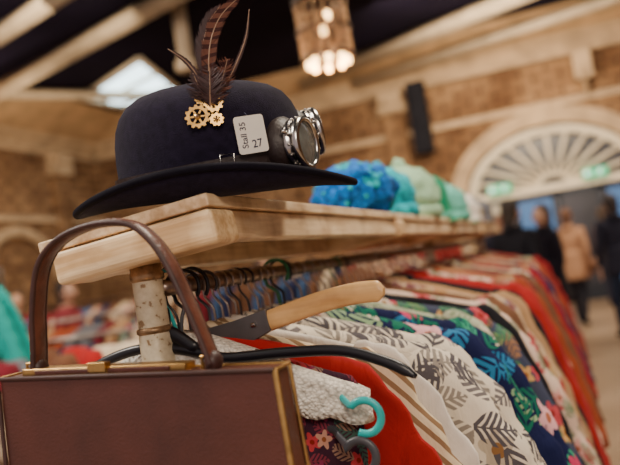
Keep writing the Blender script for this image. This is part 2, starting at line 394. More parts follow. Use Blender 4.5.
# ------------------------------------------------------------------ handbag
bag=empty('leather_handbag',(-.4,.66,1.08))
uL,uR,vF,vB=-.561,-.259,.626,.662
VH=.647
def zt(u): return 1.339+(u-uL)/(uR-uL)*(1.3165-1.339)
nu=24
def ringbag(f):
    r=[]; g=.006*(1-f)
    for i in range(nu+1):
        u=uL-g+(uR-uL+2*g)*i/nu; bul=.005*math.sin(math.pi*i/nu)*math.sin(math.pi*min(1,f))
        r.append((u,vF-g*.6-bul,1.08+(zt(u)-1.08)*f))
    for i in range(nu+1):
        u=uR+g-(uR-uL+2*g)*i/nu
        r.append((u,vB+g*.4,1.08+(zt(u)-1.08)*f))
    return r
m=MB(); m.loft([ringbag(i/10) for i in range(11)],0,smooth=False)
child(m.build('bag_body',[M_leather],bevel=.004),bag)
m=MB()
m.tube([(uL,vB+.001,zt(uL)),(uR,vB+.001,zt(uR))],.0018,0,n=8)
for uu in (uL-.001,uR+.001):
    s=-1 if uu<-.4 else 1
    m.tube([(uu,vF,zt(uu)),(uu,vB,zt(uu))],.0018,0,n=8)
    if s>0: m.tube([(uu,vF-.001,zt(uu)),(uu+s*.006,vF-.005,1.08)],(.0032,.0022),0,side=(0,1,0),n=8)
    m.tube([(uu,vB,zt(uu)),(uu+s*.006,vB+.003,1.08)],.0022,0,n=8)
# piping along the top front edge in leather
m.tube([(uL,vF-.001,zt(uL)),(uR,vF-.001,zt(uR))],.0024,2,n=8)
m.tube([(uL-.001,vF-.001,zt(uL)),(uL-.007,vF-.005,1.08)],.0024,2,n=8)
sl=(1.3165-1.339)/(uR-uL); MBg=T3(-.44,.646,zt(-.44))@Matrix.Rotation(-math.atan(sl),4,'Y')
m.box((-.098,-.012,0),(.088,.010,.0075),0,MBg)
m.box((-.082,-.0135,.0018),(-.018,-.011,.0058),1,MBg); m.box((.004,-.0135,.0018),(.072,-.011,.0058),1,MBg)
m.box((-.017,-.016,.003),(.003,-.006,.012),0,MBg)
for u in (-.533,-.332):
    m.tube([(u-.008,VH,zt(u)),(u-.008,VH,zt(u)+.012),(u+.008,VH,zt(u)+.012),(u+.008,VH,zt(u))],.002,0,n=8)
child(m.build('brass_frame',[M_brass,M_leather,M_stitch],bevel=.0008),bag)
m=MB()
hp=cr([(-.527,VH,1.338),(-.5225,VH,1.37),(-.518,VH,1.402),(-.505,VH,1.445),(-.480,VH,1.468),(-.440,VH,1.4775),(-.399,VH,1.4735),(-.376,VH,1.457),(-.358,VH,1.427),(-.343,VH,1.383),(-.332,VH,1.345),(-.327,VH,1.325)],6)
m.tube(hp,(.0042,.0105),0,side=(0,1,0),n=14)
for vv in (-.0095,.0095): m.tube([p+Vector((0,vv,0)) for p in hp],.0030,1,n=8)
for c in (hp[1],hp[-2]): m.ball(c,(.009,.011,.011),1,8)
child(m.build('handle',[M_handle,M_stitch]),bag)
st=MB(); st.box((-.66,.50,1.045),(-.17,.715,1.0795),0); st.box((-.64,.52,.99),(-.19,.70,1.045),0)
for x in (-.635,-.215):
    for y in (.525,.68): st.box((x,y,0),(x+.03,y+.02,1.0),0)
st.box((-.63,.53,.30),(-.2,.69,.32),0)
st.build('display_stand',[M_darkwood],bevel=.003)

# ------------------------------------------------------------------ garments
RU,RZ=-.444,1.405
def garment(mb,T,hw,length,flare,sl,mat,seed,th=.024,Nn=60,M=22,collar=True,fold=.010,neck=.07,out=.12,sw=.05):
    rnd=random.Random(seed); p1,p2=rnd.uniform(0,6),rnd.uniform(0,6); k1=rnd.uniform(45,70); k2=rnd.uniform(85,120)
    tip=neck+.27*hw; rows=[]
    for i in range(9):
        s=i/8; rows.append((neck+(tip-neck)*s**1.15,.035+(hw-.035)*s,.012+(th-.012)*s**.4))
    rows.append((tip+.012,hw+.007,th)); rows.append((tip+.03,hw+.008,th))
    for i in range(1,M+1):
        q=i/M; rows.append((tip+.03+(length-tip-.03)*q, hw*(1.0-.07*math.sin(math.pi*min(1,q*1.6)))+.008+flare*q, th*(1+.25*q)))
    rings=[]
    for dz,a,b in rows:
        A=fold*min(1,max(0,(dz-.07)/.22)); r=[]
        for j in range(Nn):
            f=2*math.pi*j/Nn; c,s=math.cos(f),math.sin(f)
            x=a*math.copysign(abs(c)**.85,c); y=b*math.copysign(abs(s)**.8,s)
            y+=A*(math.sin(k1*x+p1+3*dz)+.45*math.sin(k2*x+p2-4*dz))
            hem=0.008*math.sin(k1*x+p2) if dz>=length-.001 else 0
            wob=.007*noise.noise(Vector((x*9,dz*14,seed*3.1)))*min(1,dz*6)
            r.append(T(x+wob*(1 if c>0 else -1),y,-dz+hem+.005*math.sin(20*x+p1)*min(1,dz*4)+wob*.8))
        rings.append(r)
    mb.loft(rings,mat)
    if collar:
        ro=[]
        for dz,a,b in ((neck+.012,.062,.024),(neck-.012,.056,.020),(neck-.020,.05,.016),(neck-.008,.044,.012)):
            ro.append([T(a*math.cos(2*math.pi*j/28),b*math.sin(2*math.pi*j/28)-.002,-dz-.25*abs(a*math.cos(2*math.pi*j/28))) for j in range(28)])
        mb.loft(ro,mat,cap=(False,False))
    if sl:
        for sd in (-1,1):
            ctl=[(hw-.07,tip+.0),(hw-.015,tip+.045),(hw+out*.30,tip+.045+sl*.3),(hw+out*.62,tip+.045+sl*.62),(hw+out*.9,tip+.045+sl)]
            C=cr([Vector((a*sd,0,-d)) for a,d in ctl],6); rg=[]
            for i,p in enumerate(C):
                Tn=(C[min(i+1,len(C)-1)]-C[max(i-1,0)]).normalized(); Nv=Vector((Tn.z,0,-Tn.x)); q=i/(len(C)-1)
                ww=sw*(.8+.4*q) if q>.12 else sw*(.55+2*q); tt=th*(.85+.35*q)
                ring=[]
                wr=.009*noise.noise(Vector((q*7,seed*1.7,sd)))+.003*math.sin(41*q+p2)
                for j in range(20):
                    f=2*math.pi*j/20; w_=math.cos(f)*(ww+wr)
                    y=math.sin(f)*tt*.9+.4*fold*math.sin(70*w_+p2+5*q)+.005*noise.noise(Vector((q*9,w_*30,seed)))
                    ring.append(T(p.x+Nv.x*w_,y,p.z+Nv.z*w_))
                rg.append(ring)
            mb.loft(rg,mat)
def TF(v,yaw=0,u=RU,z=RZ,tilt=0):
    c,s=math.cos(math.radians(yaw)),math.sin(math.radians(yaw)); tt=math.tan(math.radians(tilt))
    return lambda a,b,h:(u+a*c-b*s, v+a*s+b*c, z+h+a*tt)
def hanger(name,v,hw,mat,yaw=0,drop=0.0,big=1):
    m=MB(); T=TF(v,yaw)
    r=.0135*big
    pts=[T(r*math.cos(math.radians(a)),0,r*math.sin(math.radians(a))-.002) for a in range(-40,215,18)]
    pts+= [T(-r*.75,0,-.020),T(-.002,0,-.032),T(0,0,-.045),T(0,0,-.082-drop)]
    m.tube(cr(pts,3),.0017*big,0,n=8)
    for sd in (-1,1):
        C=cr([T(0,0,-.080-drop),T(sd*hw*.3,0,-.082-drop-.07*hw),T(sd*hw*.7,0,-.085-drop-.20*hw),T(sd*hw,0,-.09-drop-.31*hw)],5)
        m.tube(C,(.006,.004),0,side=(-math.sin(math.radians(yaw)),math.cos(math.radians(yaw)),0),n=10)
    return m.build(name,[mat])
fl_red=botanical('dark_lace_floral',(.045,.014,.028),[(0,(.20,.03,.05)),(.4,(.05,.10,.08)),(.7,(.30,.17,.12))],[(0,(.45,.04,.05)),(.5,(.50,.25,.18)),(.8,(.25,.03,.08))],34,30,.3,.6,.5)
M_knit=knit('cream_knit',(.92,.85,.74))
M_red=fabric('red_cotton',(.36,.014,.014)); M_stripe=stripes('beige_stripe',(.74,.60,.40),(.28,.17,.09),26,'DIAGONAL',.6,.5)
M_white=fabric('white_cotton',(.78,.71,.63))
M_leaf=botanical('leaf_print',(.80,.71,.57),[(0,(.10,.09,.10)),(.4,(.18,.16,.16)),(.75,(.30,.26,.22))],[(0,(.55,.46,.34)),(.5,(.2,.18,.17))],14,34,.30,.66,.10)
M_trop=botanical('tropical_print',(.010,.014,.065),[(0,(.01,.16,.10)),(.35,(.05,.34,.20)),(.6,(.03,.20,.40)),(.8,(.30,.45,.25))],[(0,(.62,.05,.14)),(.4,(.85,.45,.48)),(.7,(.75,.65,.5))],12,30,.30,.66,.38)
M_trop2=botanical('meadow_print',(.06,.07,.12),[(0,(.08,.25,.12)),(.5,(.3,.35,.15)),(.8,(.4,.2,.1))],[(0,(.60,.08,.10)),(.4,(.75,.42,.15)),(.7,(.75,.62,.5))],17,30,.28,.6,.5)
M_paisley=botanical('paisley_print',(.58,.42,.27),[(0,(.45,.12,.06)),(.4,(.12,.18,.28)),(.7,(.5,.3,.1))],[(0,(.5,.05,.07)),(.5,(.25,.1,.12))],22,40,.32,.5,.5)
M_mint=botanical('sage_print',(.46,.48,.34),[(0,(.12,.18,.11)),(.5,(.25,.3,.18))],[(0,(.75,.66,.5)),(.5,(.6,.3,.2))],18,34,.28,.6,.3)
M_pink=botanical('pink_print',(.78,.58,.46),[(0,(.16,.22,.12)),(.5,(.3,.32,.2))],[(0,(.62,.10,.12)),(.4,(.75,.36,.32)),(.7,(.45,.05,.10))],18,34,.28,.6,.55)
M_blackf=fabric('black_cloth',(.010,.009,.013)); M_brownf=fabric('brown_suede',(.16,.07,.035))
M_tan=fabric('tan_cloth',(.44,.26,.13)); M_cream=fabric('cream_cloth',(.62,.49,.34)); M_bluef=fabric('blue_cloth',(.05,.10,.22)); M_tealf=fabric('teal_cloth',(.015,.36,.32))
M_orange=fabric('rust_cloth',(.34,.065,.022)); M_maroon=fabric('maroon_cloth',(.17,.012,.022)); M_greyf=fabric('grey_cloth',(.15,.15,.17)); M_navy=fabric('navy_cloth',(.018,.022,.075))
GL=[
('floral_lace_dress',.800,.204,.60,.015,0,fl_red,M_black,1,0,False,.016),
('red_blouse',.858,.198,.62,.02,.26,M_red,M_hook,2,-2,False,.012),
('striped_shirt',.900,.214,.65,.02,.30,M_stripe,M_hook,3,1,True,.014),
('white_shirt',.945,.226,.68,.02,.34,M_white,M_hook,4,0,True,.012),
('leaf_print_shirt',1.015,.268,.70,.05,.30,M_leaf,M_black,5,2,True,.032),
('leaf_print_shirt',1.100,.274,.72,.05,.34,M_leaf,M_hook,6,-1,True,.030),
('tropical_print_shirt',1.205,.284,.75,.05,.34,M_trop,M_hook,7,-1,True,.036),
('tropical_print_shirt',1.300,.288,.75,.04,.36,M_trop,M_hook,27,1,True,.030),
('sage_jacket',1.39,.275,.78,.03,.45,M_mint,M_hook,8,1,True,.026),
('meadow_dress',1.475,.285,.80,.03,.40,M_trop2,M_green,9,0,True,.026),
('black_jacket',1.56,.295,.95,.04,.5,M_blackf,M_hook,10,1,True,.024),
('floral_dress',1.65,.29,.95,.06,.35,M_pink,M_hook,11,-1,True,.030),
('brown_jacket',1.74,.30,.95,.05,.55,M_brownf,M_hook,12,0,True,.026),
('pale_print_blouse',1.83,.295,.8,.05,.45,M_paisley,M_black,13,1,True,.030),
('tan_coat',1.92,.31,1.0,.06,.55,M_tan,M_hook,14,0,True,.026),
('black_coat',2.02,.31,1.05,.06,.6,M_blackf,M_hook,15,1,True,.024),
('red_coat',2.14,.325,1.15,.09,.62,M_red,M_hook,16,0,True,.028),
('red_coat',2.25,.325,1.15,.09,.62,M_red,M_hook,17,0,True,.028),
]
rest=[M_pink,M_orange,M_tan,M_maroon,M_brownf,M_cream,M_trop2,M_red,M_brownf,M_tan,M_navy,M_red,M_paisley,M_orange,M_blackf,M_tan,M_maroon,M_mint,M_brownf,M_red]
rn=['print_jacket','rust_cardigan','tan_jacket','maroon_dress','brown_coat','cream_coat','print_dress','red_dress','brown_cardigan','tan_cardigan','navy_coat','red_jacket','paisley_blouse','rust_dress','black_dress','tan_dress','maroon_jacket','sage_coat','brown_dress','red_cardigan']
for i,(mt,nm) in enumerate(zip(rest,rn)):
    GL.append((nm,2.37+i*.112,.30+.02*math.sin(i*2.1),.95+.1*math.sin(i),.06,.5,mt,M_hook if i%3 else M_black,30+i,math.sin(i)*2,True,.027))
for nm,v,hw,ln,flr,slv,mt,hk,sd,yaw,col,thk in GL:
    m=MB(); far=v>2.3
    garment(m,TF(v,yaw),hw,ln,flr,slv,0,sd,th=thk,Nn=60 if not far else 36,M=22 if not far else 10,collar=col,fold=.005 if v<1.0 else .011,out=.08 if v<1.0 else .12)
    m.build(nm,[mt])
    hanger('clothes_hanger',v,hw-.045,hk,yaw)
# knitted top draped over first garment
m=MB(); T=TF(.798,0); rings=[]
hw=.216; nk=100
for i in range(12):
    s=i/11; a=.04+(hw-.04)*min(1,s*2.0)+.004; b=.014+.013*min(1,s*2.5)
    r=[]
    for j in range(nk):
        f=2*math.pi*j/nk; x=a*math.copysign(abs(math.cos(f))**.8,math.cos(f)); y=b*math.copysign(abs(math.sin(f))**.7,math.sin(f))
        dz=.054+.25*abs(x)+.068*s
        sc=.005*abs(math.sin(70*x)) if i==11 else 0
        r.append(T(x,y+.0025*math.sin(150*x+i*2.2),-dz-sc))
    rings.append(r)
m.loft(rings,0,cap=(True,False)); m.build('lace_knit_top',[M_knit],solid=.002)
k=0
for v,mt,bg in ((.83,M_black,1.5),(.850,M_black,1.6),(.885,M_grey,1.2),(.925,M_hook,1),(.97,M_hook,1.1),(.985,M_black,1.1),(1.05,M_hook,1),(1.075,M_hook,1),(1.14,M_green,1.6),(1.16,M_black,1.5),(1.25,M_hook,1),(1.35,M_hook,1.1),(1.43,M_hook,1),(1.52,M_black,1.2),(1.6,M_hook,1),(1.69,M_hook,1),(1.79,M_hook,1)):
    hanger('clothes_hanger',v,.12,mt,yaw=(k*37%11)-5,big=bg,drop=.03); k+=1
# wooden hanger, tipped with raised arm
m=MB(); v0=.858
C=cr([(-.365,v0,1.3430),(-.33,v0,1.3500),(-.29,v0,1.3580),(-.25,v0,1.3630),(-.222,v0,1.3635),(-.203,v0,1.3610)],6)
n=len(C); m.tube(C,[(.0130 if i<n-3 else .0130*(n-i)/3.6+.001,.0070) for i in range(n)],0,side=(0,1,0),n=18)
C=cr([(-.50,v0,1.322),(-.57,v0,1.300),(-.64,v0,1.262)],6); n=len(C)
m.tube(C,[(.0125,.0070)]*n,0,side=(0,1,0),n=18)
pl=[(-.505,1.308),(-.505,1.334),(-.450,1.345),(-.395,1.352),(-.352,1.3605),(-.349,1.334),(-.395,1.316),(-.440,1.306)]
m.loft([[(x,v0-.0085,z) for x,z in pl],[(x,v0+.0085,z) for x,z in pl]],1,smooth=False)
m.tube([(-.372,v0-.010,1.3435),(-.366,v0-.010,1.3445)],.003,2,n=8)
m.tube(cr([(-.432,v0,1.405),(-.436,v0,1.416),(-.446,v0,1.420),(-.458,v0,1.412),(-.458,v0,1.398),(-.446,v0,1.38),(-.443,v0,1.36),(-.443,v0,1.338)],5),.002,2,n=8)
m.build('wooden_coat_hanger',[M_hangwood,M_gun,M_chrome],bevel=.0015)
# black plastic hanger in front
m=MB(); v0=.772
C=cr([(-.66,v0-.005,1.285),(-.60,v0,1.305),(-.52,v0,1.333),(-.461,v0,1.338),(-.40,v0,1.324),(-.371,v0,1.316),(-.30,v0,1.314),(-.238,v0,1.3085),(-.19,v0-.003,1.291),(-.162,v0-.005,1.274)],6)
n=len(C); m.tube(C,[(.0062,.005) if i<n-3 else (.0062*(n-i)/4+.001,.004) for i in range(n)],0,side=(0,1,0),n=12)
m.tube(cr([(-.475,v0,1.336),(-.46,v0,1.352),(-.44,v0,1.352),(-.41,v0,1.328)],5),(.009,.005),0,side=(0,1,0),n=10)
m.tube(cr([(-.426,v0+.02,1.400),(-.430,v0+.02,1.420),(-.446,v0+.02,1.427),(-.464,v0+.02,1.415),(-.462,v0+.02,1.395),(-.446,v0+.01,1.378),(-.444,v0,1.35)],5),.0028,0,n=10)
m.build('black_plastic_hanger',[M_black])
def cring(mb,c,r,rad,a0,a1,mat,tail=None):
    P=[(c[0]+r*math.cos(math.radians(a)),c[1],c[2]+r*math.sin(math.radians(a))) for a in range(a0,a1,12)]
    if tail: P+=tail
    mb.tube(P,rad,mat,side=(0,1,0),n=12)
m=MB(); cring(m,(-.222,.760,1.239),.0175,(.0042,.003),-120,140,0,[(-.240,.768,1.252),(-.258,.790,1.262),(-.30,.80,1.275),(-.37,.80,1.292),(-.44,.80,1.318)])
m.tube(cr([(-.44,.80,1.318),(-.50,.80,1.30),(-.6,.80,1.265)],5),.0045,0)
m.tube(cr([(-.430,.785,1.405),(-.434,.785,1.42),(-.446,.785,1.425),(-.46,.785,1.412),(-.458,.785,1.395),(-.445,.785,1.375),(-.44,.80,1.318)],5),.0025,0,n=8)
m.build('teal_plastic_hanger',[M_teal])
m=MB(); cring(m,(-.233,.758,1.199),.0170,(.0045,.003),-140,150,0,[(-.250,.766,1.212),(-.268,.790,1.222),(-.32,.80,1.24),(-.40,.80,1.268),(-.444,.80,1.29)])
m.tube(cr([(-.444,.80,1.29),(-.44,.80,1.36),(-.430,.808,1.39),(-.430,.81,1.41),(-.446,.81,1.422),(-.460,.81,1.41)],5),.0024,0,n=8)
m.build('grey_plastic_hanger',[M_grey])

# ------------------------------------------------------------------ hats on the shelf
def crumple(seed,amp,sc): return lambda d: 1+amp*noise.noise(d*sc+Vector((seed,0,0)))+.3*amp*noise.noise(d*sc*3+Vector((0,seed,0)))
def shelfz(u): return 1.499+(u+.348)*math.tan(math.radians(5))
M_bl=fabric('blue_knit',(.006,.13,.46),var=.7,vs=60); M_tq=fabric('turquoise_knit',(.01,.40,.48),var=.5,vs=50); M_pg=fabric('pale_green_felt',(.36,.56,.36)); M_gr=fabric('green_felt',(.01,.26,.13)); M_mt=fabric('mint_felt',(.14,.48,.38)); M_yl=fabric('ochre_felt',(.45,.3,.10)); M_pu=fabric('plum_felt',(.16,.03,.12))
m=MB(); c=(-.44,1.72,shelfz(-.44)+.065)
m.ball(c,(.09,.115,.072),0,26,fn=crumple(3,.35,2.4)); rnd=random.Random(2)
for i in range(34):
    a=i*2.4; t=rnd.uniform(-.4,1.2); base=Vector((c[0]+.085*math.cos(a)*math.cos(t),c[1]+.105*math.sin(a)*math.cos(t),c[2]+.066*math.sin(t)))
    nrm=Vector((math.cos(a)*math.cos(t),math.sin(a)*math.cos(t),math.sin(t))); MM=Matrix.Translation(base)@along(nrm)
    for q in range(5):
        b2=2*math.pi*q/5+i; m.ball((.014*math.cos(b2),.014*math.sin(b2),.006),(.012,.012,.005),0 if i%3 else 1,6,M=MM)
    m.ball((0,0,.010),.006,1,5,M=MM)
m.build('blue_flower_hat',[M_bl,M_tq])
def brimhat(name,u,v,r,h,mat,band,seed,tilt=0):
    m=MB(); z=shelfz(u)+.004
    prof_=[(r*1.5,.004),(r*1.48,0),(r*1.2,.004),(r*1.02,.008),(r*1.0,h*.3),(r*.97,h*.62),(r*.86,h*.85),(r*.6,h*.97),(r*.3,h),(.001,h)]
    Mx=T3(u,v,z)@R3(tilt,'X'); m.lathe(prof_,0,36,M=Mx); m.lathe([(r*1.03,.01),(r*1.035,.03),(r*1.0,.032)],1,36,M=Mx)
    m.build(name,[mat,band],solid=.003)
def beanie(name,u,v,r,mat,seed):
    m=MB(); z=shelfz(u); 
    def fn(d): return 1+.12*noise.noise(d*3+Vector((seed,0,0)))+.025*math.cos(24*math.atan2(d.y,d.x))*(1-abs(d.z))
    m.ball((u,v,z+r*.75),(r,r,r*.95),0,24,fn=fn)
    m.tube([(u+r*.95*math.cos(a),v+r*.95*math.sin(a),z+r*.25) for a in [2*math.pi*j/28 for j in range(28)]],(.012,.02),0,n=10,closed=True)
    m.ball((u,v,z+r*1.72),r*.2,0,8,fn=crumple(seed,.5,3)); m.build(name,[mat])
beanie('knitted_hat',-.435,1.99,.088,M_tq,2)
beanie('knitted_hat',-.44,2.32,.108,M_pg,3)
brimhat('felt_sun_hat',-.44,2.70,.090,.17,M_gr,M_mt,4,4)
beanie('knitted_hat',-.42,3.04,.095,M_mt,5)
brimhat('felt_sun_hat',-.45,3.37,.085,.15,M_gr,M_pg,6,3)
beanie('knitted_hat',-.44,3.70,.095,M_white,7)
brimhat('felt_sun_hat',-.45,4.04,.085,.13,M_yl,M_pu,8)
beanie('knitted_hat',-.44,4.40,.095,M_greyf,9)

# ------------------------------------------------------------------ hall
C1,C2,MO=(.43,.255,.13),(.28,.155,.08),(.12,.07,.045)
M_brx=brick('brick_back','x',C1,C2,MO); M_bry=brick('brick_left','y',C1,C2,MO)
M_stone=plain('pale_stone',(.48,.34,.21),.8,0,.25,3); M_plaster=plain('cream_boards',(.58,.39,.22),.8,0,.25,2.5)
M_dark=plain('dark_ceiling',(.007,.005,.016),.9,0,.3,1,spec=.1); M_beam=plain('painted_beam',(.48,.38,.27),.6,0,.15,4)
mf,nt,b=newmat('hall_floor'); v=coords(nt); nz=N(nt,'ShaderNodeTexNoise'); nz.inputs['Scale'].default_value=1.2; nz.inputs['Detail'].default_value=6; L(nt,v,nz.inputs['Vector'])
L(nt,ramp(nt,nz.outputs['Fac'],[(.3,(.28,.19,.12)),(.7,(.44,.31,.21))]),b.inputs['Base Color']); b.inputs['Roughness'].default_value=.32
UL,UR,VB,VF=-9.9,6.0,15.0,-3.0; CZ=4.95; HZ=5.35
m=MB(); m.box((UL-.3,VF,-.2),(UR+.3,VB+3,0),0); m.build('floor',[mf])
m=MB(); m.box((UL-.3,VF,0),(UL,VB+.3,CZ),0); m.build('wall_left',[M_bry])
m=MB(); m.box((UR,VF,0),(UR+.3,VB+.3,CZ),0); m.build('wall_right',[M_bry])
ac,aw,ah,az=.05,1.62,1.18,2.24
m=MB(); m.box((UL,VB,0),(ac-aw,VB+.35,CZ),0); m.build('wall_back_left',[M_brx])
m=MB(); m.box((ac+aw,VB,0),(UR,VB+.35,CZ),0); m.build('wall_back_right',[M_brx])
m=MB(); K=32
for i in range(K):
    a0=math.pi*(1-i/K); a1=math.pi*(1-(i+1)/K)
    x0,z0=ac+aw*math.cos(a0),az+ah*math.sin(a0); x1,z1=ac+aw*math.cos(a1),az+ah*math.sin(a1)
    m.add([(x0,VB,z0),(x1,VB,z1),(x1,VB,CZ),(x0,VB,CZ),(x0,VB+.35,z0),(x1,VB+.35,z1),(x1,VB+.35,CZ),(x0,VB+.35,CZ)],[[0,1,2,3],[7,6,5,4],[0,4,5,1]],0,False)
m.build('wall_back_arch',[M_brx])
def arcpts(r,dr,n=32): return [(ac+(aw+dr)*math.cos(math.pi*i/n),az+(ah+dr)*math.sin(math.pi*i/n)) for i in range(n+1)]
m=MB(); rg=[]
for (x0,z0),(x1,z1) in zip(arcpts(0,.02),arcpts(0,.32)):
    rg.append([(x0,VB-.08,z0),(x1,VB-.08,z1),(x1,VB+.02,z1),(x0,VB+.02,z0)])
m.loft(rg,0,smooth=False)
m.box((ac-aw-.34,VB-.08,0),(ac-aw-.02,VB+.02,az),0); m.box((ac+aw+.02,VB-.08,0),(ac+aw+.34,VB+.02,az),0)
m.box((ac-.14,VB-.14,az+ah),(ac+.14,VB,az+ah+.42),0)
m.build('trim_arch',[M_stone])
M_whitep=plain('white_paint',(.82,.72,.56),.5); M_glass=plain('dusk_glass',(.045,.045,.06),.3,0,.4,2)
M_bglass=emit('lit_blue_glass',(.05,.14,.34),.5)
m=MB()
m.tube([(x,VB+.12,z) for x,z in arcpts(0,-.08)],(.10,.06),0,side=(0,1,0),n=8)
for i in range(1,12):
    a=math.pi*i/12; m.tube([(ac+.28*math.cos(a),VB+.12,az+.22*math.sin(a)),(ac+(aw-.08)*math.cos(a),VB+.12,az+(ah-.08)*math.sin(a))],.042,0,n=6)
m.tube([(ac+.30*math.cos(math.pi*i/12),VB+.12,az+.24*math.sin(math.pi*i/12)) for i in range(13)],.05,0,n=6)
m.box((ac-aw,VB+.05,az-.08),(ac+aw,VB+.2,az+.06),0)
m.add([(ac,VB+.2,az)]+[(x,VB+.2,z) for x,z in arcpts(0,0)],[[0,i+1,i] for i in range(1,33)],1,False)
m.build('window_1',[M_whitep,M_glass])
m=MB()
for i in range(4):
    x0=ac-aw+i*aw/2+.004; x1=x0+aw/2-.008
    m.box((x0,VB+.08,0),(x0+.09,VB+.16,az-.09),0); m.box((x1-.09,VB+.08,0),(x1,VB+.16,az-.09),0)
    m.box((x0,VB+.08,0),(x1,VB+.16,.3),0); m.box((x0,VB+.08,1.05),(x1,VB+.16,1.12),0); m.box((x0,VB+.08,az-.2),(x1,VB+.16,az-.09),0)
    m.box((x0+.09,VB+.11,.3),(x1-.09,VB+.13,az-.2),1 if i%2 else 2)
    m.tube([(x0+.14,VB+.04,.9),(x0+.14,VB+.04,1.3)],.02,3,n=8)
m.build('door_1',[plain('dark_door',(.02,.025,.04),.4),M_bglass,M_glass,M_brass])
M_sign=emit('sign_green',(.02,.45,.20),.9); M_sw=emit('sign_white',(.9,1,.95),1.2)
for x in (ac-1.0,ac+.75):
    e_=empty('exit_sign',(x,VB-.02,2.36)); m=MB(); m.box((-.22,-.05,-.085),(.22,.07,.085),0); 
    m.box((-.17,-.056,-.012),(-.04,-.05,.012),1)
    m.add([(-.2,-.056,0),(-.14,-.056,.05),(-.14,-.056,-.05)],[[0,1,2]],1,False)
    m.ball((.10,-.056,.06),.018,1,6); m.tube([(.10,-.056,.04),(.08,-.056,-.01),(.12,-.056,-.07)],.012,1,n=6); m.tube([(.08,-.056,-.01),(.04,-.056,-.05)],.012,1,n=6); m.tube([(.05,-.056,.03),(.10,-.056,.035),(.14,-.056,0)],.009,1,n=6)
    o=m.build('sign_box',[M_sign,M_sw]); o.parent=e_
def cornice(m,a,b,horizontal='x'):
    for (d0,z0,z1) in ((.12,CZ-.32,CZ-.2),(.2,CZ-.2,CZ-.06),(.32,CZ-.06,CZ+.06)):
        if horizontal=='x': m.box((a,VB-d0,z0),(b,VB+.1,z1),0)
        else: m.box((UL-.1,a,z0),(UL+d0,b,z1),0)
m=MB(); cornice(m,UL,UR); m.build('trim_1',[M_stone])
m=MB(); cornice(m,VF,VB,'y'); m.build('trim_2',[M_stone])
m=MB(); m.box((UL,VB-.1,3.72),(UR,VB+.02,3.84),0); m.build('trim_3',[M_stone])
m=MB(); m.box((UL-.02,VF,3.2),(UL+.1,VB,3.32),0); m.build('trim_4',[M_stone])
for i,x in enumerate((-8.2,-5.2,-2.75,2.6)):
    m=MB(); m.box((x-.22,VB-.16,0),(x+.22,VB+.02,4.2),0); m.box((x-.3,VB-.24,0),(x+.3,VB,.4),1); m.box((x-.3,VB-.28,4.2),(x+.3,VB,4.42),1); m.box((x-.24,VB-.34,4.42),(x+.24,VB,4.66),1)
    m.tube([(x-.2,VB-.3,4.3),(x+.2,VB-.3,4.3)],.1,1,n=14); m.build('trim_%d'%(5+i),[M_brx,M_stone],bevel=.01)
m=MB(); x=.9
m.box((x-.16,VB-.3,4.1),(x+.16,VB,4.66),0)
for i in range(30):
    t=i/29; a=t*4.5*math.pi; r=.16*(1-t)+.02
    if i: m.tube([pr,(x,VB-.22-.5*r*math.cos(a),4.05+r*math.sin(a))],(.15,.03),0,side=(1,0,0),n=8)
    pr=(x,VB-.22-.5*r*math.cos(a),4.05+r*math.sin(a))
m.build('trim_9',[M_stone])
for i,y in enumerate((2,6,10,13.5)):
    m=MB(); m.box((UL-.02,y-.22,0),(UL+.16,y+.22,4.2),0); m.box((UL,y-.3,4.2),(UL+.28,y+.3,4.42),1); m.box((UL,y-.25,4.42),(UL+.34,y+.25,4.66),1); m.build('trim_%d'%(10+i),[M_bry,M_stone],bevel=.01)
m=MB()
for y in (4,8,12):
    pts=[(UL+.06,y+1.1*math.cos(math.pi*i/16),2.0+1.0*math.sin(math.pi*i/16)) for i in range(17)]
    m.tube(pts,(.12,.1),0,side=(1,0,0),n=8)
m.build('trim_20',[M_stone])
m=MB(); cu,cv=UL+1.5,14.0
m.add([(UL,VB,CZ),(UR,VB,CZ),(UR,cv,HZ),(cu,cv,HZ)],[[0,1,2,3]],0,False)
m.add([(UL,VB,CZ),(cu,cv,HZ),(cu,VF,HZ),(UL,VF,CZ)],[[0,1,2,3]],0,False)
m.build('ceiling_coving',[M_plaster],solid=.05)
m=MB(); m.box((cu-.05,VF,HZ),(UR+.2,cv+.05,HZ+.1),0); m.build('ceiling',[M_dark])
M_sky=emit('skylight_glass',(.66,.88,.95),4.5)
m=MB(); q=[Vector(p) for p in ((-8.1,12.2,HZ-.03),(-7.95,13.95,HZ-.03),(-6.7,13.8,HZ-.03),(-6.1,11.0,HZ-.03))]
m.add(q,[[0,1,2,3]],1,False)
for a,b2 in ((0,1),(1,2),(2,3),(3,0)): m.tube([q[a],q[b2]],.06,0,n=6)
for f in (.33,.66): m.tube([q[0].lerp(q[1],f),q[3].lerp(q[2],f)],.05,0,n=6)
m.build('window_2',[M_whitep,M_sky])
def beam(m,p,q,w=.10,h=.13):
    p,q=Vector(p),Vector(q); d=(q-p).normalized(); s=d.cross(Vector((0,0,1))).normalized(); m.tube([p,q],(h*1.2,w*1.2),0,side=s,n=4)
m=MB()
beam(m,(-4.4,14.35,5.12),(3.2,10.7,5.16)); beam(m,(-3.4,14.6,4.95),(4.5,12.6,5.10),.07,.09)
beam(m,(-9.7,10.4,4.95),(-1.0,7.4,5.18)); beam(m,(-9.7,9.2,4.95),(-2.0,6.4,5.18),.09,.12)
beam(m,(-8.6,10.2,5.15),(-6.0,13.9,5.15),.07,.08)
m.tube([(-4.3,9.0,5.35),(-4.3,9.0,4.35)],.10,0,n=12); m.tube([(-4.3,9.0,4.35),(-5.6,11.6,5.15)],.06,0,n=8); m.tube([(-4.3,9.0,4.40),(-4.3,9.0,4.28)],.15,0,n=12)
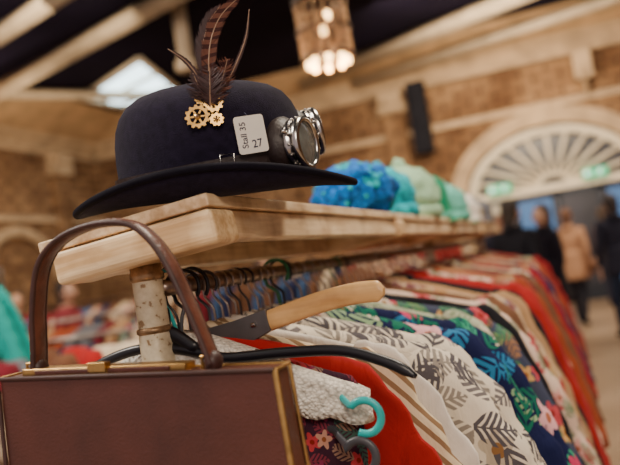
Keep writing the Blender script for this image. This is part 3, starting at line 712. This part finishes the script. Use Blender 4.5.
m.build('roof_truss',[M_beam])
M_spk=plain('speaker_black',(.012,.012,.018),.7,0,.2,4,spec=.1)
m=MB(); m.box((-2.37,VB-.5,3.3),(-2.03,VB-.16,4.7),0); 
for z in (3.55,3.9,4.25): m.lathe([(.14,0),(.13,.006),(.05,-.01),(.001,-.01)],0,20,M=T3(-2.2,VB-.5,z)@R3(90,'X'))
m.box((-2.3,VB-.17,3.6),(-2.1,VB,3.7),1); m.build('wall_loudspeaker',[M_spk,M_spk])
# chandelier
M_bulb=emit('warm_bulb',(1,.58,.22),14)
mg,nt,b=newmat('amber_crystal'); b.inputs['Base Color'].default_value=(.55,.33,.17,1); b.inputs['Roughness'].default_value=.12; b.inputs['Metallic'].default_value=.35; b.inputs['Transmission Weight'].default_value=.4
M_dkbr=plain('dark_bronze',(.08,.045,.03),.35,.9,.2)
ch=empty('chandelier',(-1.27,4.84,2.92)); m=MB(); R=.175
for z,r in ((.26,R),(.24,R*.98),(-.14,R),(.05,R*1.01)):
    m.tube([(r*math.cos(2*math.pi*j/32),r*math.sin(2*math.pi*j/32),z) for j in range(32)],.014,0,n=8,closed=True)
for j in range(16):
    a=2*math.pi*j/16; 
    for zz in range(6): m.ball((R*.97*math.cos(a),R*.97*math.sin(a),.21-zz*.065),(.011,.011,.03),1,6)
for j in range(8):
    a=2*math.pi*j/8+.3; x,y=.13*math.cos(a),.13*math.sin(a)
    m.tube([(0,0,.1),(x*.6,y*.6,-.03),(x,y,-.08)],.007,0,n=6); m.lathe([(.02,0),(.024,.03),(.016,.035)],0,12,M=T3(x,y,-.12)); m.ball((x,y,-.165),(.022,.022,.032),2,8)
m.ball((0,0,.06),(.024,.024,.034),2,8); m.ball((.05,-.04,.14),(.022,.022,.03),2,8)
m.tube([(0,0,.2),(.05,-.04,.18)],.006,0,n=6)
for j in range(4):
    a=math.pi*j/2; m.tube([(R*math.cos(a),R*math.sin(a),.26),(0,0,.6)],.006,0,n=6)
top_=HZ-2.92
m.tube([(0,0,.1),(0,0,.6),(0,0,top_)],.009,0,n=6); m.lathe([(.08,top_),(.06,top_-.04),(.01,top_-.06)],0,16)
o=m.build('chandelier_body',[M_dkbr,mg,M_bulb]); o.parent=ch
ld=bpy.data.lights.new('bulbs','POINT'); ld.energy=35; ld.color=(1,.66,.35); ld.shadow_soft_size=.1; lo=bpy.data.objects.new('chandelier_light',ld); lo.location=(0,0,-.28); lo.parent=ch; bpy.context.collection.objects.link(lo)

# ------------------------------------------------------------------ market background
def bgrack(u,v,length,axis,cols,seed,z=1.5,hw=.24,ln=.95):
    rnd=random.Random(seed); m=MB(); mats=list(dict.fromkeys(cols)); n=int(length/.12)
    for i in range(n):
        t=i*length/n; yaw=rnd.uniform(-4,4)
        if axis=='v': T=TF(v+t,yaw,u,z)
        else:
            T=(lambda t:(lambda a,b,h:(u+t+b,v+a,z+h)))(t)
        garment(m,T,hw*rnd.uniform(.85,1.1),ln*rnd.uniform(.7,1.15),.05,.4,1+mats.index(rnd.choice(cols)),seed*50+i,th=.035,Nn=20,M=6)
    e=(u,v+length,z) if axis=='v' else (u+length,v,z); s=(u,v,z)
    m.tube([s,e],.012,0,n=8)
    for q in (s,e):
        m.tube([(q[0],q[1],0),(q[0],q[1],z+.02)],.014,0,n=8)
        if axis=='v': m.tube([(q[0]-.25,q[1],.03),(q[0]+.25,q[1],.03)],.014,0,n=8)
        else: m.tube([(q[0],q[1]-.25,.03),(q[0],q[1]+.25,.03)],.014,0,n=8)
    m.build('market_clothes_rack',[M_hook]+mats)
bgrack(-4.6,3.7,2.6,'u',[M_maroon,M_brownf,M_cream,M_pink,M_navy,M_greyf,M_maroon],1,1.22)
bgrack(-2.97,3.20,.24,'v',[M_tealf],2,1.66,.11,.62)
bgrack(-6.6,5.2,3.6,'u',[M_orange,M_cream,M_greyf,M_maroon,M_tan,M_navy,M_trop2],3,1.30)
bgrack(-6.2,7.4,4.4,'u',[M_cream,M_brownf,M_maroon,M_navy,M_bluef,M_paisley],4,1.42)
bgrack(-4.2,10.2,3.0,'u',[M_tan,M_blackf,M_red,M_cream],5,1.5)
bgrack(-9.0,7.5,3.0,'v',[M_cream,M_maroon,M_tealf,M_tan],6,1.55)
bgrack(-1.6,6.0,2.6,'v',[M_brownf,M_maroon,M_tan,M_navy,M_cream],7,1.42)
m=MB(); rnd=random.Random(5); m.box((-2.6,2.35,1.06),(-1.3,2.95,1.10),0)
for x in (-2.55,-1.4):
    for y in (2.4,2.85): m.box((x,y,0),(x+.05,y+.05,1.06),0)
for i in range(16):
    x,y=-2.5+.145*(i%8),2.5+.28*(i//8)+rnd.uniform(-.03,.03)
    r=rnd.uniform(.05,.075); h=rnd.uniform(.08,.12)
    m.lathe([(r*1.5,0),(r,.012),(r*.97,h*.6),(r*.7,h*.95),(.001,h)],1+i%6,18,M=T3(x,y,1.105+rnd.uniform(0,.04))@R3(rnd.uniform(-12,12),'X'))
m.build('market_hat_table',[M_darkwood,M_cream,M_tan,M_maroon,M_greyf,M_brownf,M_red])

# ------------------------------------------------------------------ people
def zmat(name,stops,H):
    m_,nt,b=newmat(name); tc=N(nt,'ShaderNodeTexCoord'); s=N(nt,'ShaderNodeSeparateXYZ'); L(nt,tc.outputs['Object'],s.inputs[0])
    mu=N(nt,'ShaderNodeMath',operation='MULTIPLY'); mu.inputs[1].default_value=1/H; L(nt,s.outputs['Z'],mu.inputs[0])
    L(nt,ramp(nt,mu.outputs[0],stops,True),b.inputs['Base Color']); b.inputs['Roughness'].default_value=.85; b.inputs['Specular IOR Level'].default_value=.15; return m_
def skin(name,verts,edges,radii,mat,par,lv=2):
    me=bpy.data.meshes.new(name); me.from_pydata(verts,edges,[]); ob=bpy.data.objects.new(name,me); bpy.context.collection.objects.link(ob)
    me.materials.append(mat); md=ob.modifiers.new('skin','SKIN'); md.use_smooth_shade=True
    for i,r in enumerate(radii):
        me.skin_vertices[0].data[i].radius=r if isinstance(r,tuple) else (r,r)
    me.skin_vertices[0].data[0].use_root=True
    ss=ob.modifiers.new('ss','SUBSURF'); ss.levels=lv; ss.render_levels=lv; ob.parent=par; return ob
def person(name,loc,H,yaw,top,legs,hair,skinc=(.55,.31,.21),coat=None,stride=.07,hat=None,bag_=False):
    e=empty(name,loc); e.rotation_euler=(0,0,math.radians(yaw)); h=H
    st=stride
    V=[(0,0,.53),(0,0,.61),(0,-.005,.70),(0,0,.785),(0,0,.83),(0,-.004,.875),
       (.10,0,.80),(.128,.01,.635),(.132,-.05,.51),(-.10,0,.80),(-.128,.02,.635),(-.125,.0,.50),
       (.048,0,.50),(.052,-st*.6,.29),(.052,-st*.8,.045),(.056,-st*.8-.075,.018),
       (-.048,0,.50),(-.052,st*.3,.29),(-.052,st*1.2,.055),(-.056,st*1.2-.06,.018)]
    E=[(0,1),(1,2),(2,3),(3,4),(4,5),(3,6),(6,7),(7,8),(3,9),(9,10),(10,11),(0,12),(12,13),(13,14),(14,15),(0,16),(16,17),(17,18),(18,19)]
    R=[(.088,.066),(.080,.060),(.094,.066),(.070,.052),(.034,.036),(.030,.032),.042,.029,.019,.042,.029,.019,.052,.035,.023,.020,.052,.035,.023,.020]
    R=[(r if isinstance(r,tuple) else (r,r)) for r in R]; R=[(a*h,b*h) for a,b in R]
    bm=zmat(name+'_clothes',[(0,(.02,.015,.015)),(.05,legs),(.44 if coat else .47,top),(.85,skinc)],H)
    skin('body',[(x*h,y*h,z*h) for x,y,z in V],E,R,bm,e)
    ms=plain(name+'_skin',skinc,.55,0,.05); mh=plain(name+'_hair',hair,.7,0,.3,60); mt=fabric(name+'_coat',top)
    for sx,w in ((1,V[8]),(-1,V[11])):
        W=Vector(w)*h; hv=[tuple(W+Vector((0,0,.012*h))),tuple(W+Vector((0,-.003*h,-.022*h)))]; he=[(0,1)]; hr=[.013*h,(.011*h,.017*h)]
        for k_,(dy,ln) in enumerate(((-.014,.038),(-.005,.044),(.004,.041),(.012,.033))):
            b0=len(hv); hv+= [tuple(W+Vector((0,dy*h,-.045*h))),tuple(W+Vector((-sx*.003*h,dy*h-.003*h,(-.045-ln*.5)*h))),tuple(W+Vector((-sx*.010*h,dy*h-.004*h,(-.045-ln)*h)))]
            he+=[(1,b0),(b0,b0+1),(b0+1,b0+2)]; hr+=[.0058*h,.0052*h,.0045*h]
        b0=len(hv); hv+=[tuple(W+Vector((0,-.022*h,-.028*h))),tuple(W+Vector((-sx*.004*h,-.030*h,-.050*h)))]; he+=[(1,b0),(b0,b0+1)]; hr+=[.0065*h,.0055*h]
        skin('hand',hv,he,hr,ms,e,1)
    m=MB(); hc=Vector((0,-.008*h,.935*h))
    def hf(d):
        k=1
        if d.z<0: k-=.14*d.z*d.z*(1 if abs(d.x)>.3 else .6)
        return k
    m.ball(hc,(.043*h,.054*h,.066*h),0,18,fn=hf)
    m.ball(hc+Vector((0,-.055*h,-.008*h)),(.008*h,.014*h,.016*h),0,8)
    for sx in (-1,1):
        m.ball(hc+Vector((sx*.044*h,.004*h,-.004*h)),(.006*h,.011*h,.018*h),0,8)
        m.ball(hc+Vector((sx*.017*h,-.047*h,.003*h)),(.0075*h,.006*h,.005*h),2,8); m.ball(hc+Vector((sx*.017*h,-.0525*h,.003*h)),(.003*h,.002*h,.003*h),3,6)
        m.tube([hc+Vector((sx*.008*h,-.051*h,.015*h)),hc+Vector((sx*.026*h,-.045*h,.015*h))],.002*h,1,n=6)
    m.ball(hc+Vector((0,-.050*h,-.032*h)),(.015*h,.006*h,.0045*h),4,8)
    def hairf(d): return 1.0 if (d.y>-.45 or d.z>.55) else .82
    m.ball(hc+Vector((0,.010*h,.012*h)),(.049*h,.055*h,.064*h),1,18,fn=hairf)
    m.ball(hc+Vector((0,.035*h,-.03*h)),(.040*h,.024*h,.060*h),1,10)
    if hat: m.lathe([(.085*h,.02*h),(.055*h,.026*h),(.052*h,.06*h),(.03*h,.082*h),(.001,.085*h)],5,24,M=Matrix.Translation(hc))
    o=m.build('head',[ms,mh,plain(name+'_eye',(.8,.8,.78),.3),M_ink,plain(name+'_lip',(.4,.12,.1),.5),fabric(name+'_hat',hat or (.1,.1,.1))]); o.parent=e
    if coat:
        m=MB(); rg=[]
        for i in range(10):
            q=i/9; z=.64+(coat-.64)*q; a=.088+.020*q; b_=.066+.022*q
            rg.append([((a*math.cos(t)+.003*math.sin(7*t))*h,(b_*math.sin(t)+.004*q*math.sin(6*t))*h,z*h) for t in [2*math.pi*j/32 for j in range(32)]])
        m.loft(rg,0,cap=(False,False)); 
        m.tube([(.040*h*math.cos(t),.042*h*math.sin(t)+.0*h,.845*h-.006*math.sin(t)) for t in [2*math.pi*j/24 for j in range(24)]],.015*h,0,n=8,closed=True)
        o=m.build('coat_skirt',[mt],solid=.01); o.parent=e
    if bag_:
        m=MB(); m.ball((-.155*h,.03*h,.50*h),(.03*h,.07*h,.06*h),0,10); m.tube(cr([(-.155*h,.03*h,.55*h),(-.13*h,.0,.7*h),(-.095*h,0,.835*h),(-.13*h,.03*h,.7*h)],5),.006*h,0,n=6)
        o=m.build('shoulder_bag',[M_brownf]); o.parent=e
person('woman_walking',(.12,11.3,0),1.68,160,(.44,.24,.14),(.02,.02,.03),(.12,.05,.025),coat=.40,stride=.09,bag_=True)
person('man_in_black',(-.42,7.5,0),1.76,150,(.010,.010,.015),(.015,.015,.02),(.03,.02,.015),coat=.42,stride=.03)
person('shopper_in_black',(-.15,8.6,0),1.70,-60,(.012,.010,.018),(.02,.02,.03),(.05,.03,.02),coat=.38,stride=.04)
person('shopper_with_sun_hat',(-.62,8.4,0),1.74,20,(.02,.02,.035),(.02,.02,.03),(.2,.15,.1),stride=.03,hat=(.75,.66,.50))
person('man_in_dark_jacket',(.62,9.6,0),1.72,200,(.02,.02,.035),(.02,.03,.06),(.03,.02,.02),coat=.45,stride=.06)
person('distant_shopper',(-.25,12.6,0),1.7,30,(.03,.05,.10),(.03,.03,.05),(.05,.03,.02),stride=.03)
person('distant_shopper',(.70,13.4,0),1.66,170,(.05,.04,.05),(.03,.03,.05),(.05,.03,.02),stride=.03)
person('distant_shopper',(-7.2,8.6,0),1.72,10,(.16,.03,.03),(.03,.03,.06),(.05,.03,.02),stride=.03)
person('distant_shopper',(-5.0,9.2,0),1.66,-20,(.36,.27,.18),(.03,.03,.06),(.1,.05,.02),stride=.03)
person('distant_shopper',(-6.3,6.4,0),1.70,60,(.03,.03,.05),(.03,.03,.06),(.1,.05,.02),stride=.03)
person('distant_shopper',(-4.7,6.3,0),1.66,100,(.25,.04,.05),(.03,.03,.06),(.03,.02,.02),stride=.03)
person('distant_shopper',(-3.6,8.8,0),1.70,100,(.05,.03,.05),(.03,.03,.06),(.03,.02,.02),stride=.03)

# ------------------------------------------------------------------ light
w=bpy.data.worlds.new('world'); bpy.context.scene.world=w; w.use_nodes=True
bg=w.node_tree.nodes['Background']; bg.inputs[0].default_value=(.95,.78,.78,1); bg.inputs[1].default_value=.55
def area(name,loc,target,size,power,col=(1,.93,.84)):
    d=bpy.data.lights.new(name,'AREA'); d.energy=power; d.size=size; d.color=col
    o=bpy.data.objects.new(name,d); o.location=loc; o.rotation_euler=(Vector(target)-Vector(loc)).to_track_quat('-Z','Y').to_euler(); bpy.context.collection.objects.link(o)
area('overhead_fill_left',(-3.2,-.3,5.0),(-.4,1.0,1.3),1.2,290,(1,.91,.80))  # added overhead fill for hat and bag; no ceiling opening here
area('overhead_fill_rack',(.9,2.4,5.0),(-.3,2.0,1.2),1.2,225,(1,.87,.70))  # added fill above the rack, under a closed ceiling
area('front_fill',(1.4,-2.2,3.2),(-.4,.8,1.4),1.2,85,(1,.85,.68))  # added front fill from behind the camera; no entrance is modelled
area('hall_fill_back',(-1.0,11,4.7),(-.5,14.9,2.8),2.5,290,(1,.80,.55))  # added fill to brighten the back wall, no fixture
area('hall_fill_left',(-5.5,7,4.7),(-9.2,9.5,2.5),3,250,(1,.80,.55))  # fill lamp added for the left wall, no fixture
area('hall_fill_mid',(-3.5,6,5.0),(-3.5,6.5,0),3,160,(1,.84,.66))  # unseen fill added over the stalls
area('hall_fill_right',(1.8,10,4.7),(1,11,0),2.5,220,(1,.84,.66))  # unseen fill added over the people and floor on the right
area('hall_fill_up_left',(-7.5,9,3.6),(-9.2,11,5.2),1.2,65,(1,.78,.52))  # upward fill added for the left coving, no fixture
area('hall_fill_up_right',(0,12.4,3.9),(.5,15,5.1),1.2,45,(1,.78,.52))  # upward fill added for the coving above the arch, no fixture
